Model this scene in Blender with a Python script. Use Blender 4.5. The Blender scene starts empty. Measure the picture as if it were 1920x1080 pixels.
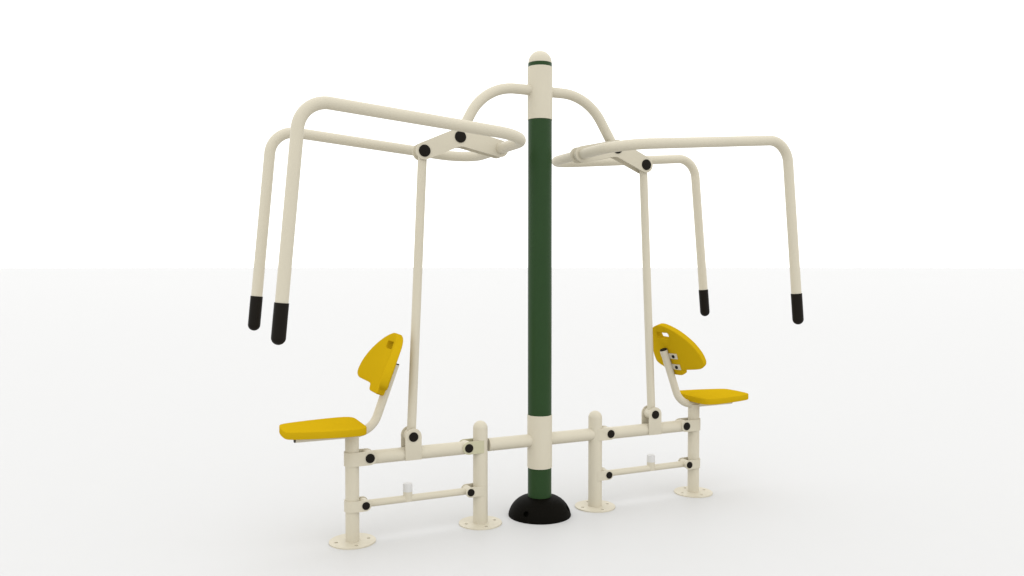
import bpy, bmesh, math
from mathutils import Vector, Matrix

scene = bpy.context.scene
COL = scene.collection
PI = math.pi

# ------------------------------------------------------------------ materials
def paint(name, base, rough=0.45, spec=0.4, mottle=0.03, bump=0.0, bscale=900.0, coat=0.0):
    m = bpy.data.materials.new(name); m.use_nodes = True
    nt = m.node_tree; b = nt.nodes['Principled BSDF']
    b.inputs['Roughness'].default_value = rough
    b.inputs['Specular IOR Level'].default_value = spec
    b.inputs['Coat Weight'].default_value = coat
    tc = nt.nodes.new('ShaderNodeTexCoord')
    nz = nt.nodes.new('ShaderNodeTexNoise'); nz.inputs['Scale'].default_value = 6.0
    nz.inputs['Detail'].default_value = 4.0
    nt.links.new(tc.outputs['Object'], nz.inputs['Vector'])
    rp = nt.nodes.new('ShaderNodeValToRGB')
    lo = [c * (1 - mottle) for c in base]; hi = [min(1, c * (1 + mottle)) for c in base]
    rp.color_ramp.elements[0].position = 0.3; rp.color_ramp.elements[0].color = (*lo, 1)
    rp.color_ramp.elements[1].position = 0.7; rp.color_ramp.elements[1].color = (*hi, 1)
    nt.links.new(nz.outputs['Fac'], rp.inputs['Fac'])
    nt.links.new(rp.outputs['Color'], b.inputs['Base Color'])
    mr = nt.nodes.new('ShaderNodeMapRange')
    mr.inputs['To Min'].default_value = rough - 0.04; mr.inputs['To Max'].default_value = rough + 0.04
    nt.links.new(nz.outputs['Fac'], mr.inputs['Value'])
    nt.links.new(mr.outputs['Result'], b.inputs['Roughness'])
    if bump > 0:
        n2 = nt.nodes.new('ShaderNodeTexNoise'); n2.inputs['Scale'].default_value = bscale
        n2.inputs['Detail'].default_value = 2.0
        nt.links.new(tc.outputs['Object'], n2.inputs['Vector'])
        bp = nt.nodes.new('ShaderNodeBump'); bp.inputs['Strength'].default_value = bump
        bp.inputs['Distance'].default_value = 0.0005
        nt.links.new(n2.outputs['Fac'], bp.inputs['Height'])
        nt.links.new(bp.outputs['Normal'], b.inputs['Normal'])
    return m

CREAM = paint('cream_powder_coat', (0.531, 0.490, 0.387), 0.5, 0.22, 0.012, 0.05)
OLIVE = paint('olive_cream_powder_coat', (0.452, 0.430, 0.292), 0.5, 0.22, 0.012, 0.05)
GREEN = paint('green_powder_coat', (0.0160, 0.0450, 0.0115), 0.42, 0.16, 0.05, 0.04)
YELLOW = paint('yellow_plastic', (0.462, 0.297, 0.006), 0.55, 0.0, 0.02, 0.08, 500)
BLACK = paint('black_plastic', (0.0075, 0.0058, 0.0038), 0.5, 0.1, 0.1, 0.04)
RUBBER = paint('black_rubber', (0.0035, 0.003, 0.002), 0.6, 0.03, 0.12, 0.08)
WHITE = paint('white_rubber', (0.56, 0.555, 0.54), 0.5, 0.15, 0.01)
FLOOR = paint('white_floor', (0.536, 0.535, 0.530), 0.5, 0.03, 0.004)

# ------------------------------------------------------------------ helpers
def obj(name, bm, mat, parent=None, sharp=32):
    me = bpy.data.meshes.new(name)
    bmesh.ops.recalc_face_normals(bm, faces=bm.faces)
    bm.to_mesh(me); bm.free()
    me.materials.append(mat)
    me.polygons.foreach_set('use_smooth', [True] * len(me.polygons))
    me.set_sharp_from_angle(angle=math.radians(sharp))
    o = bpy.data.objects.new(name, me); COL.objects.link(o)
    if parent: o.parent = parent
    return o

def frame_axes(d):
    d = d.normalized()
    a = Vector((0, 0, 1)) if abs(d.z) < 0.9 else Vector((0, 1, 0))
    u = d.cross(a).normalized(); v = d.cross(u).normalized()
    return u, v

def tube(bm, pts, r, seg=40, cap0=True, cap1=True):
    """sweep a circle along pts; r may be one radius or one per point"""
    pts = [Vector(p) for p in pts]; n = len(pts)
    rs = [r] * n if not isinstance(r, (list, tuple)) else list(r)
    rings = []; u = None
    for i in range(n):
        if i == 0: d = pts[1] - pts[0]
        elif i == n - 1: d = pts[-1] - pts[-2]
        else: d = (pts[i + 1] - pts[i]).normalized() + (pts[i] - pts[i - 1]).normalized()
        d.normalize()
        if u is None: u, v = frame_axes(d)
        else:
            u = (u - d * u.dot(d)).normalized(); v = d.cross(u)
        rings.append([bm.verts.new(pts[i] + (u * math.cos(2 * PI * k / seg) + v * math.sin(2 * PI * k / seg)) * rs[i]) for k in range(seg)])
    for a, b in zip(rings[:-1], rings[1:]):
        for k in range(seg):
            bm.faces.new((a[k], a[(k + 1) % seg], b[(k + 1) % seg], b[k]))
    if cap0: bm.faces.new(list(reversed(rings[0])))
    if cap1: bm.faces.new(rings[-1])
    return rings

def lathe(bm, prof, center=(0, 0, 0), axis='z', seg=64):
    """prof = [(radius, height)], radius 0 closes the end at a point"""
    c = Vector(center)
    def P(r, h, k):
        x, y = r * math.cos(2 * PI * k / seg), r * math.sin(2 * PI * k / seg)
        return c + (Vector((x, y, h)) if axis == 'z' else Vector((x, h, y)))
    rings = []
    for r, h in prof:
        rings.append([bm.verts.new(P(0, h, 0))] if r < 1e-6 else [bm.verts.new(P(r, h, k)) for k in range(seg)])
    for a, b in zip(rings[:-1], rings[1:]):
        for k in range(seg):
            k2 = (k + 1) % seg
            if len(a) == 1: bm.faces.new((a[0], b[k2], b[k]))
            elif len(b) == 1: bm.faces.new((a[k], a[k2], b[0]))
            else: bm.faces.new((a[k], a[k2], b[k2], b[k]))
    for ring, rev in ((rings[0], True), (rings[-1], False)):
        if len(ring) > 1: bm.faces.new(list(reversed(ring)) if rev else ring)

def fillet(pts, rads, step=4.0):
    """polyline with rounded corners; rads per interior corner"""
    pts = [Vector(p) for p in pts]; out = [pts[0]]
    for i in range(1, len(pts) - 1):
        a = (pts[i - 1] - pts[i]).normalized(); b = (pts[i + 1] - pts[i]).normalized()
        ang = a.angle(b); R = rads[i - 1]; T = R / math.tan(ang / 2)
        bis = (a + b).normalized(); cen = pts[i] + bis * (R / math.sin(ang / 2))
        p0 = pts[i] + a * T; turn = PI - ang
        n = max(3, int(math.degrees(turn) / step))
        e1 = (p0 - cen).normalized(); ax = (-a).cross(b).normalized()
        for k in range(n + 1):
            out.append(cen + Matrix.Rotation(turn * k / n, 3, ax) @ (e1 * R))
    out.append(pts[-1]); return out

def prism_xz(bm, poly, y0, y1, bev=0.0009):
    """extrude a polygon given in (x, z) between two y planes, edges slightly eased"""
    a = [bm.verts.new((x, y0, z)) for x, z in poly]; b = [bm.verts.new((x, y1, z)) for x, z in poly]
    n = len(poly)
    bm.faces.new(a); bm.faces.new(list(reversed(b)))
    for i in range(n): bm.faces.new((a[i], b[i], b[(i + 1) % n], a[(i + 1) % n]))
    if bev:
        bm.edges.ensure_lookup_table()
        s = set(a), set(b)
        ed = [e for e in bm.edges if (e.verts[0] in s[0] and e.verts[1] in s[0]) or (e.verts[0] in s[1] and e.verts[1] in s[1])]
        bmesh.ops.bevel(bm, geom=ed, offset=bev, segments=2, profile=0.5, affect='EDGES', clamp_overlap=True)

def arc(cx, cz, r, a0, a1, n=14):
    return [(cx + r * math.cos(math.radians(a0 + (a1 - a0) * k / n)), cz + r * math.sin(math.radians(a0 + (a1 - a0) * k / n))) for k in range(n + 1)]

def carve(o, cutters):
    """boolean-subtract temporary cutter meshes from o, keep the result as plain mesh"""
    bm = bmesh.new()
    for fn in cutters: fn(bm)
    bmesh.ops.recalc_face_normals(bm, faces=bm.faces)
    me = bpy.data.meshes.new('cutter'); bm.to_mesh(me); bm.free()
    c = bpy.data.objects.new('cutter', me); COL.objects.link(c)
    md = o.modifiers.new('cut', 'BOOLEAN'); md.operation = 'DIFFERENCE'; md.solver = 'EXACT'; md.object = c
    dg = bpy.context.evaluated_depsgraph_get()
    new = bpy.data.meshes.new_from_object(o.evaluated_get(dg))
    o.modifiers.clear(); old = o.data; o.data = new; new.name = old.name
    bpy.data.objects.remove(c); bpy.data.meshes.remove(old); bpy.data.meshes.remove(me)
    new.polygons.foreach_set('use_smooth', [True] * len(new.polygons))
    new.set_sharp_from_angle(angle=math.radians(32))

def cap_mesh(x, z, y, side, r, h=0.0055):
    """domed round bolt cover standing on a plate face at y, side = -1 or +1"""
    bm = bmesh.new()
    prof = [(r, 0.0), (r, h * 0.45)]
    for k in range(1, 6):
        t = k / 5 * PI / 2
        prof.append((r - 0.0025 * (1 - math.cos(t)), h * 0.45 + 0.0025 * math.sin(t)))
    prof += [(r * 0.5, h * 1.02), (0, h * 1.08)]
    lathe(bm, [(a, b * side) for a, b in prof], (x, y, z), 'y', 40)
    return bm

# ------------------------------------------------------------------ the machine
root = bpy.data.objects.new('exercise_machine', None); COL.objects.link(root)
root['label'] = 'two-seat outdoor pull-down exercise machine, cream tubes on a green central post, yellow seats'
root['category'] = 'exercise machine'

# central post
RP, RS = 0.0570, 0.0596
bm = bmesh.new(); lathe(bm, [(RP, 0.02), (RP, 2.1590)], seg=72)
post = obj('main_post', bm, GREEN, root)
bm = bmesh.new()
prof = [(0.0562, 2.1592)] + [(0.0562 * math.cos(t * PI / 40), 2.1625 + 0.0562 * math.sin(t * PI / 40)) for t in range(0, 20)] + [(0, 2.2187)]
lathe(bm, prof, seg=72); obj('post_cap', bm, CREAM, post)
def sleeve(z0, z1):
    bm = bmesh.new()
    lathe(bm, [(RP - 0.003, z0), (RS - 0.0006, z0), (RS, z0 + 0.0007), (RS, z1 - 0.0007), (RS - 0.0006, z1), (RP - 0.003, z1)], seg=72)
    obj('sleeve', bm, CREAM, post)
sleeve(1.8922, 2.1403); sleeve(0.2323, 0.4858)
# domed rubber foot of the post
bm = bmesh.new()
outer = [(0.1506, 0.004), (0.1490, 0.0120), (0.1460, 0.0230), (0.1400, 0.0360), (0.1325, 0.0485), (0.1225, 0.0605),
         (0.1090, 0.0725), (0.0934, 0.0822), (0.0770, 0.0885), (0.0600, 0.0920), (0.0545, 0.0925)]
lathe(bm, [(0.1506, -0.002)] + outer, seg=96)
dome = obj('base_cover', bm, RUBBER, root, 40)
def hole_cut(az):
    def f(bm):
        a = math.radians(az); d = Vector((math.cos(a) * 0.83, math.sin(a) * 0.83, 0.56))
        p = Vector((math.cos(a) * 0.1375, math.sin(a) * 0.1375, 0.040))
        tube(bm, [p - d * 0.020, p + d * 0.03], 0.0135, 28)
    return f
carve(dome, [hole_cut(a) for a in (-144, -37, 90)])

XI, XO, RI, RO = 0.3084, 0.9091, 0.0340, 0.0297
YPI, YPO, TH = 0.0297, 0.0300, 0.0050
ZB, ZF = 0.3645, 0.1596         # heights of the two rows of brackets
TILT = 0.355      # lean of the backrest

def base_plate(x, parent):
    bm = bmesh.new(); lathe(bm, [(0.1003, -0.002), (0.1003, 0.0052), (0.0995, 0.006)], (x, 0, 0), seg=96)
    o = obj('base_plate', bm, CREAM, parent)
    def cut(a):
        def f(b): lathe(b, [(0.0085, -0.01), (0.0085, 0.02)], (x + 0.0705 * math.cos(a), 0.0705 * math.sin(a), 0), seg=28)
        return f
    carve(o, [cut(k * PI / 2) for k in range(4)])

def lever_outline(s):
    A, B, Cc = Vector((0.2167, 1.7406)), Vector((0.4155, 1.7814)), Vector((0.5850, 1.7086))
    w, wa = 0.0390, 0.0415
    d1 = (B - A).normalized(); d2 = (Cc - B).normalized()
    n1 = Vector((-d1.y, d1.x)); n2 = Vector((-d2.y, d2.x))
    a1 = math.degrees(math.atan2(n1.y, n1.x)); a2 = math.degrees(math.atan2(n2.y, n2.x))
    P = []
    P += arc(A.x, A.y, w, a1 + 180, a1, 20)                         # end that carries the handle bar
    P += arc(B.x, B.y, wa, a1, a2, 8)                               # over the pivot
    P += arc(Cc.x, Cc.y, w, a2, a2 - 180, 20)                       # rod end
    # concave corner under the pivot, eased
    p1, p2 = B - n1 * w, B - n2 * w
    den = d1.x * d2.y - d1.y * d2.x
    t = ((p2.x - p1.x) * d2.y - (p2.y - p1.y) * d2.x) / den
    X = p1 + d1 * t
    f = fillet([Vector((Cc.x, Cc.y, 0)) - Vector((n2.x, n2.y, 0)) * w, Vector((X.x, X.y, 0)), Vector((A.x, A.y, 0)) - Vector((n1.x, n1.y, 0)) * w], [0.055], 4)
    P += [(q.x, q.y) for q in f[1:-1]]
    return [(s * x, z) for x, z in P]

def backrest_outline():
    """right half of the pad outline (v >= 0), from top centre to bottom centre, then the hole half"""
    arcpts = [(0.0, 0.1285), (0.018, 0.1275), (0.034, 0.1240), (0.050, 0.1195), (0.066, 0.1138), (0.082, 0.1066), (0.099, 0.0974), (0.117, 0.0854), (0.134, 0.0714),
              (0.150, 0.0558), (0.166, 0.0375), (0.179, 0.0195), (0.190, 0.0000), (0.199, -0.0190), (0.2055, -0.0370), (0.2098, -0.0560), (0.2118, -0.0740), (0.2110, -0.0870),
              (0.2065, -0.0985), (0.1975, -0.1070), (0.1850, -0.1115), (0.1650, -0.1130), (0.1330, -0.1140), (0.1000, -0.1152), (0.0850, -0.1178), (0.0775, -0.1230), (0.0745, -0.1325),
              (0.0722, -0.1400), (0.0670, -0.1445), (0.0570, -0.1472), (0.0400, -0.1479), (0.0, -0.1480)]
    hw, u0, u1, rr = 0.050, 0.0540, 0.0872, 0.011
    hole = [(0.0, u0)]
    hole += arc(hw - rr, u0 + rr, rr, -90, 0, 5) + arc(hw - rr, u1 - rr, rr, 0, 90, 5)
    hole += [(0.0, u1)]
    return arcpts, hole

def smooth_poly(p, it=1):
    return p

def make_backrest(s, parent):
    arcpts, hole = backrest_outline()
    bm = bmesh.new()
    T = 0.0323
    cache = {}
    def V(v, u):
        k = (round(v, 5), round(u, 5))
        if k not in cache: cache[k] = bm.verts.new((0, v, u))
        return cache[k]
    faces = []
    for sg in (1, -1):
        loop = arcpts + hole
        vs = [V(sg * v, u) for v, u in loop]
        faces.append(bm.faces.new(vs if sg > 0 else list(reversed(vs))))
    r = bmesh.ops.extrude_face_region(bm, geom=faces)
    nv = [g for g in r['geom'] if isinstance(g, bmesh.types.BMVert)]
    bmesh.ops.translate(bm, verts=nv, vec=(T, 0, 0))
    bmesh.ops.recalc_face_normals(bm, faces=bm.faces)
    ed = [e for e in bm.edges if len(e.link_faces) == 2 and e.calc_face_angle(0) > 1.2 and abs(e.verts[0].co.x - e.verts[1].co.x) < 1e-5]
    bmesh.ops.bevel(bm, geom=ed, offset=0.0042, segments=3, profile=0.5, affect='EDGES', clamp_overlap=True)
    bmesh.ops.triangulate(bm, faces=[f for f in bm.faces if len(f.verts) > 4])
    v = -0.205
    while v < 0.21:
        bmesh.ops.bisect_plane(bm, geom=bm.verts[:] + bm.edges[:] + bm.faces[:], dist=1e-6, plane_co=(0, v, 0), plane_no=(0, 1, 0))
        v += 0.0082
    n = Vector((math.cos(TILT), 0, math.sin(TILT))); U = Vector((-math.sin(TILT), 0, math.cos(TILT)))
    base = Vector((0.717, 0, 0.767)); kc = 2.172
    for q in bm.verts:
        d, vv, u = q.co
        p = base + U * u + n * (0.0154 + kc * vv * vv / 2 + d) + Vector((0, vv - kc * vv * d, 0))
        q.co = Vector((s * p.x, p.y, p.z))
    return obj('backrest', bm, YELLOW, parent, 28)

def pad_point(s, v, u, d):
    n = Vector((math.cos(TILT), 0, math.sin(TILT))); U = Vector((-math.sin(TILT), 0, math.cos(TILT)))
    p = Vector((0.717, 0, 0.767)) + U * u + n * (0.0154 + 2.172 * v * v / 2 + d) + Vector((0, v - 2.172 * v * d, 0))
    return Vector((s * p.x, p.y, p.z))

def make_seat(s, parent):
    half = [(0.8700, 0.0), (0.8700, 0.070), (0.8705, 0.096), (0.8730, 0.113), (0.8790, 0.1280), (0.8900, 0.1400), (0.9080, 0.1482), (0.9350, 0.1512),
            (0.9700, 0.1495), (1.0100, 0.1445), (1.0700, 0.1340), (1.1220, 0.1220), (1.1600, 0.1110), (1.1810, 0.1030), (1.1960, 0.0920),
            (1.2030, 0.0780), (1.2065, 0.0560), (1.2085, 0.0260), (1.2090, 0.0)]
    loop = half + [(x, -y) for x, y in reversed(half[1:-1])]
    bm = bmesh.new()
    lo = [bm.verts.new((s * x, y, 0.4890)) for x, y in loop]; hi = [bm.verts.new((s * x, y, 0.5205)) for x, y in loop]
    n = len(loop); bm.faces.new(lo); bm.faces.new(hi)
    for i in range(n): bm.faces.new((lo[i], lo[(i + 1) % n], hi[(i + 1) % n], hi[i]))
    bmesh.ops.recalc_face_normals(bm, faces=bm.faces)
    ed = [e for e in bm.edges if e.calc_face_angle(0) > 1.2 and abs(e.verts[0].co.z - e.verts[1].co.z) < 1e-5]
    bmesh.ops.bevel(bm, geom=ed, offset=0.0040, segments=3, profile=0.5, affect='EDGES', clamp_overlap=True)
    return obj('seat', bm, YELLOW, parent, 28)

def bracket_pair(name, x0, x1, z, h, r_end, y_in, mat, wrap=None):
    """two flat ears from x0 (at the post) to a rounded end round x1; wrap = post radius for a strap round the outside"""
    s = 1 if x1 > x0 else -1; ears = []
    bm = bmesh.new()
    for sg in (-1, 1):
        if s > 0: poly = [(x0, z + h / 2), (x0, z - h / 2)] + arc(x1, z, h / 2, -90, 90, 16)
        else: poly = [(x0, z - h / 2), (x0, z + h / 2)] + arc(x1, z, h / 2, 90, 270, 16)
        prism_xz(bm, poly, sg * y_in, sg * (y_in + TH), 0 if wrap else 0.0008)
        if not wrap: ears.append(obj(name, bm, mat, root)); bm = bmesh.new()
    if not wrap:
        bm.free(); return ears
    if wrap:
        n = 28; ro, ri = y_in + TH, y_in + 0.0002
        rings = []
        for k in range(n + 1):
            a = math.radians(-90 + 180 * k / n); c, sn = math.cos(a), math.sin(a)
            rings.append([bm.verts.new((x0 - s * c * r, sn * r, zz)) for r, zz in ((ri, z - h / 2), (ro, z - h / 2), (ro, z + h / 2), (ri, z + h / 2))])
        for a, b in zip(rings[:-1], rings[1:]):
            for k in range(4): bm.faces.new((a[k], a[(k + 1) % 4], b[(k + 1) % 4], b[k]))
    return [obj(name, bm, mat, root)] * 2

def caps(parent, x, z, y, r, far=True):
    for sg, p in zip((-1, 1), parent):
        obj('bolt_cap', cap_mesh(x, z, sg * y, sg, r), BLACK, p)

for s in (-1, 1):
    # curved hanger from the top sleeve to the lever pivot
    bm = bmesh.new()
    tube(bm, fillet([(s * 0.048, 0, 2.0295), (s * (0.2820 if s < 0 else 0.2600), 0, 2.0295), (s * 0.4155, 0, 1.7814)], [0.252], 3), 0.0242)
    lathe(bm, [(0.0300, -0.0230), (0.0300, 0.0230)], (s * 0.4155, 0, 1.7814), 'y', 40)
    obj('hanger_arm', bm, CREAM, root)

    # lever: two plates carrying pivot, rod and handle bar
    for sg in (-1, 1):
        bm = bmesh.new(); prism_xz(bm, lever_outline(s), sg * 0.0235, sg * 0.0285, 0.0008)
        lp = obj('lever_plate', bm, CREAM, root)
        for x, z in ((0.4155, 1.7814), (0.5850, 1.7086)):
            obj('bolt_cap', cap_mesh(s * x, z, sg * 0.0285, sg, 0.0268), BLACK, lp)

    # U-shaped handle bar with bent-down ends and grips
    A, E, T = Vector((0.2167, 0, 1.7406)), Vector((1.1830, 0, 1.8227)), Vector((1.2706, 0, 0.9045))
    yh = 0.3685; d = (T - E).normalized(); G = E + d * (E.z - 1.0609) / -d.z
    TT = T - d * 0.03
    def P(v, y): return (s * v.x, y, v.z)
    path = fillet([P(TT, -yh), P(E, -yh), P(A, -yh), P(A, yh), P(E, yh), P(TT, yh)], [0.112, 0.165, 0.165, 0.112], 3)
    bm = bmesh.new(); tube(bm, path, 0.0246, 44)
    hb = obj('handle_bar', bm, CREAM, root)
    for y in (-yh, yh):
        L = (T - G).length; rg = 0.0272; pts = []; rs = []
        for tt, rr in [(0, 0.0240), (0.0, rg - 0.0006), (0.0006, rg)] : pts.append(G + d * tt); rs.append(rr)
        for k in range(0, 13):
            a = k / 12 * PI / 2 * 0.985
            pts.append(G + d * (L - rg + rg * math.sin(a))); rs.append(rg * math.cos(a))
        pts[0] = G - d * 0.0; pts[1] = G + d * 0.00005
        bm = bmesh.new(); tube(bm, [P(p, y) for p in pts], rs, 40)
        obj('grip', bm, BLACK, hb)

    # link rod between lever and beam
    Rb, Rt = Vector((s * 0.6422, 0, 0.4402)), Vector((s * 0.5850, 0, 1.7086))
    bm = bmesh.new(); tube(bm, [Rb, Rt], 0.0202, 36)
    lathe(bm, [(0.0285, -0.0295), (0.0285, 0.0295)], Rb, 'y', 40)
    lathe(bm, [(0.0285, -0.0230), (0.0285, 0.0230)], Rt, 'y', 40)
    obj('link_rod', bm, CREAM, root)

    # crossbar from central post to inner post
    bm = bmesh.new(); tube(bm, [(s * 0.05, 0, ZB), (s * (0.2695 if s < 0 else 0.29), 0, ZB)], 0.0303, 40)
    obj('crossbar', bm, CREAM, root)

    # inner post
    bm = bmesh.new()
    lathe(bm, [(RI, 0.005), (RI, 0.4465)] + [(RI * math.cos(t * PI / 32), 0.4465 + RI * math.sin(t * PI / 32)) for t in range(1, 16)] + [(0, 0.4805)], (s * XI, 0, 0), seg=56)
    ip = obj('inner_post', bm, CREAM, root); base_plate(s * XI, ip)
    b = bracket_pair('bracket', s * (XI - 0.0055), s * 0.3783, ZB, 0.0590, 0.029, YPI, OLIVE if s < 0 else CREAM); caps(b, s * 0.3783, ZB, YPI + TH, 0.0200)
    if s < 0:
        for q in b: q['label'] = 'olive tinted upper bracket on the inner post'
    b = bracket_pair('bracket', s * (XI - 0.0055), s * 0.3691, ZF, 0.0470, 0.024, YPI, CREAM); caps(b, s * 0.3691, ZF, YPI + TH, 0.0170)

    # outer seat post
    bm = bmesh.new(); lathe(bm, [(RO, 0.005), (RO, 0.4715)], (s * XO, 0, 0), seg=56)
    op = obj('seat_post', bm, CREAM, root); base_plate(s * XO, op)
    b = bracket_pair('clamp', s * XO, s * 0.8382, ZB, 0.0600, 0.03, YPO, CREAM, RO); caps(b, s * 0.8382, ZB, YPO + TH, 0.0203)
    b = bracket_pair('clamp', s * XO, s * 0.8573, ZF, 0.0480, 0.024, YPO, CREAM, RO); caps(b, s * 0.8573, ZF, YPO + TH, 0.0170)

    # beam between the posts, carrying the rod bracket
    bm = bmesh.new(); tube(bm, [(s * 0.385, 0, 0.361), (s * 0.832, 0, 0.361)], 0.0300, 44)
    lathe(bm, [(0.0285, -0.0292), (0.0285, 0.0292)], (s * 0.3783, 0, 0.3625), 'y', 40)
    lathe(bm, [(0.0290, -0.0292), (0.0290, 0.0292)], (s * 0.8382, 0, 0.3625), 'y', 40)
    obj('beam', bm, CREAM, root)
    b = []
    for sg in (-1, 1):
        bm = bmesh.new(); prism_xz(bm, [(s * 0.6422 - 0.0375, 0.3370), (s * 0.6422 + 0.0375, 0.3370)] + arc(s * 0.6422, 0.4402, 0.0375, 0, 180, 20), sg * 0.0302, sg * 0.0352, 0.0008)
        b.append(obj('rod_bracket', bm, CREAM, root))
    caps(b, s * 0.6422, 0.4402, 0.0352, 0.0213)

    # foot bar with its bumper
    bm = bmesh.new(); tube(bm, [(s * 0.372, 0, 0.1592), (s * 0.853, 0, 0.1592)], 0.0160, 36)
    lathe(bm, [(0.0205, -0.0292), (0.0205, 0.0292)], (s * 0.3691, 0, ZF), 'y', 36)
    lathe(bm, [(0.0205, -0.0292), (0.0205, 0.0292)], (s * 0.8573, 0, ZF), 'y', 36)
    xs = s * (0.6593 if s < 0 else 0.6400)
    lathe(bm, [(0.0205, 0.1495), (0.0205, 0.1915)], (xs, 0, 0), seg=40)
    fb = obj('foot_bar', bm, CREAM, root)
    bm = bmesh.new(); lathe(bm, [(0.0209, 0.1915), (0.0211, 0.1960), (0.0208, 0.2230), (0.0200, 0.2268), (0.0180, 0.2285), (0, 0.2288)], (xs, 0, 0), seg=40)
    obj('bumper', bm, WHITE, fb)

    # bent seat tube
    end = Vector((s * 0.7155, 0, 0.7645)); corner = Vector((s * 0.8217, 0, 0.4727)); front = Vector((s * 1.1500, 0, 0.4735))
    bm = bmesh.new(); tube(bm, fillet([end, corner, front], [0.106], 3), 0.0193, 40)
    st = obj('seat_tube', bm, CREAM, root)
    for p, q in ((end, (end - corner).normalized()), (front, (front - corner).normalized())):
        bm = bmesh.new(); tube(bm, [p - q * 0.0040, p + q * 0.0038, p + q * 0.0050], [0.0189, 0.0189, 0.0178], 36)
        obj('end_plug', bm, BLACK, st)
    bk = make_backrest(s, root); make_seat(s, root)
    for u in (-0.040, -0.100):
        bm = bmesh.new(); w = 0.0145
        vs = []
        for v in [(-0.070 + 0.140 * k / 16) for k in range(17)]:
            vs.append([bm.verts.new(pad_point(s, v, u + du, dd)) for du, dd in ((-w, -0.0002), (w, -0.0002), (w, -0.0040), (-w, -0.0040))])
        for a, b in zip(vs[:-1], vs[1:]):
            for k in range(4): bm.faces.new((a[k], a[(k + 1) % 4], b[(k + 1) % 4], b[k]))
        bm.faces.new(vs[0]); bm.faces.new(vs[-1])
        mp = obj('mounting_strap', bm, CREAM, bk)
        for v in (-0.046, 0.046):
            p0, p1 = pad_point(s, v, u, -0.0040), pad_point(s, v, u, -0.0105)
            dd = (p1 - p0).normalized()
            bm = bmesh.new(); tube(bm, [p0, p0 + dd * 0.004, p0 + dd * 0.0060, p0 + dd * 0.0068], [0.0088, 0.0088, 0.0072, 0.0034], 24)
            obj('bolt', bm, BLACK, mp)

# ------------------------------------------------------------------ ground
bm = bmesh.new()
prev = None
for r in (0.0, 1, 3, 8, 20, 60, 200, 1000):
    ring = [bm.verts.new((0, 0, 0))] if r == 0 else [bm.verts.new((r * math.cos(2 * PI * k / 96), r * math.sin(2 * PI * k / 96), 0)) for k in range(96)]
    if prev:
        for k in range(96):
            k2 = (k + 1) % 96
            bm.faces.new((prev[0], ring[k], ring[k2]) if len(prev) == 1 else (prev[k], ring[k], ring[k2], prev[k2]))
    prev = ring
g = obj('ground', bm, FLOOR); g['kind'] = 'structure'; g['label'] = 'plain white studio floor running back to the horizon'

# ------------------------------------------------------------------ light: white surround, brighter overhead
w = bpy.data.worlds.new('World'); scene.world = w; w.use_nodes = True
nt = w.node_tree; bg = nt.nodes['Background']
tc = nt.nodes.new('ShaderNodeTexCoord'); sx = nt.nodes.new('ShaderNodeSeparateXYZ')
nt.links.new(tc.outputs['Generated'], sx.inputs['Vector'])
mr = nt.nodes.new('ShaderNodeMapRange'); mr.interpolation_type = 'SMOOTHSTEP'
mr.inputs['From Min'].default_value = 0.05; mr.inputs['From Max'].default_value = 1.0
mr.inputs['To Min'].default_value = 1.52; mr.inputs['To Max'].default_value = 1.74
nt.links.new(sx.outputs['Z'], mr.inputs['Value'])
bg.inputs['Color'].default_value = (1, 1, 1, 1)
nt.links.new(mr.outputs['Result'], bg.inputs['Strength'])

# ------------------------------------------------------------------ camera
cam = bpy.data.cameras.new('camera'); co = bpy.data.objects.new('camera', cam); COL.objects.link(co)
co.location = (-1.7108, -3.4164, 1.1948)
co.rotation_euler = (PI / 2 - 0.0266, 0, -0.4294)
cam.sensor_width = 36; cam.lens = 1496.55 * 36 / 1920
cam.clip_start = 0.05; cam.clip_end = 5000
scene.camera = co
scene.view_settings.view_transform = 'Standard'; scene.view_settings.look = 'None'
scene.view_settings.exposure = 0; scene.view_settings.gamma = 1
scene.render.engine = 'CYCLES'
scene.cycles.max_bounces = 8; scene.cycles.diffuse_bounces = 6
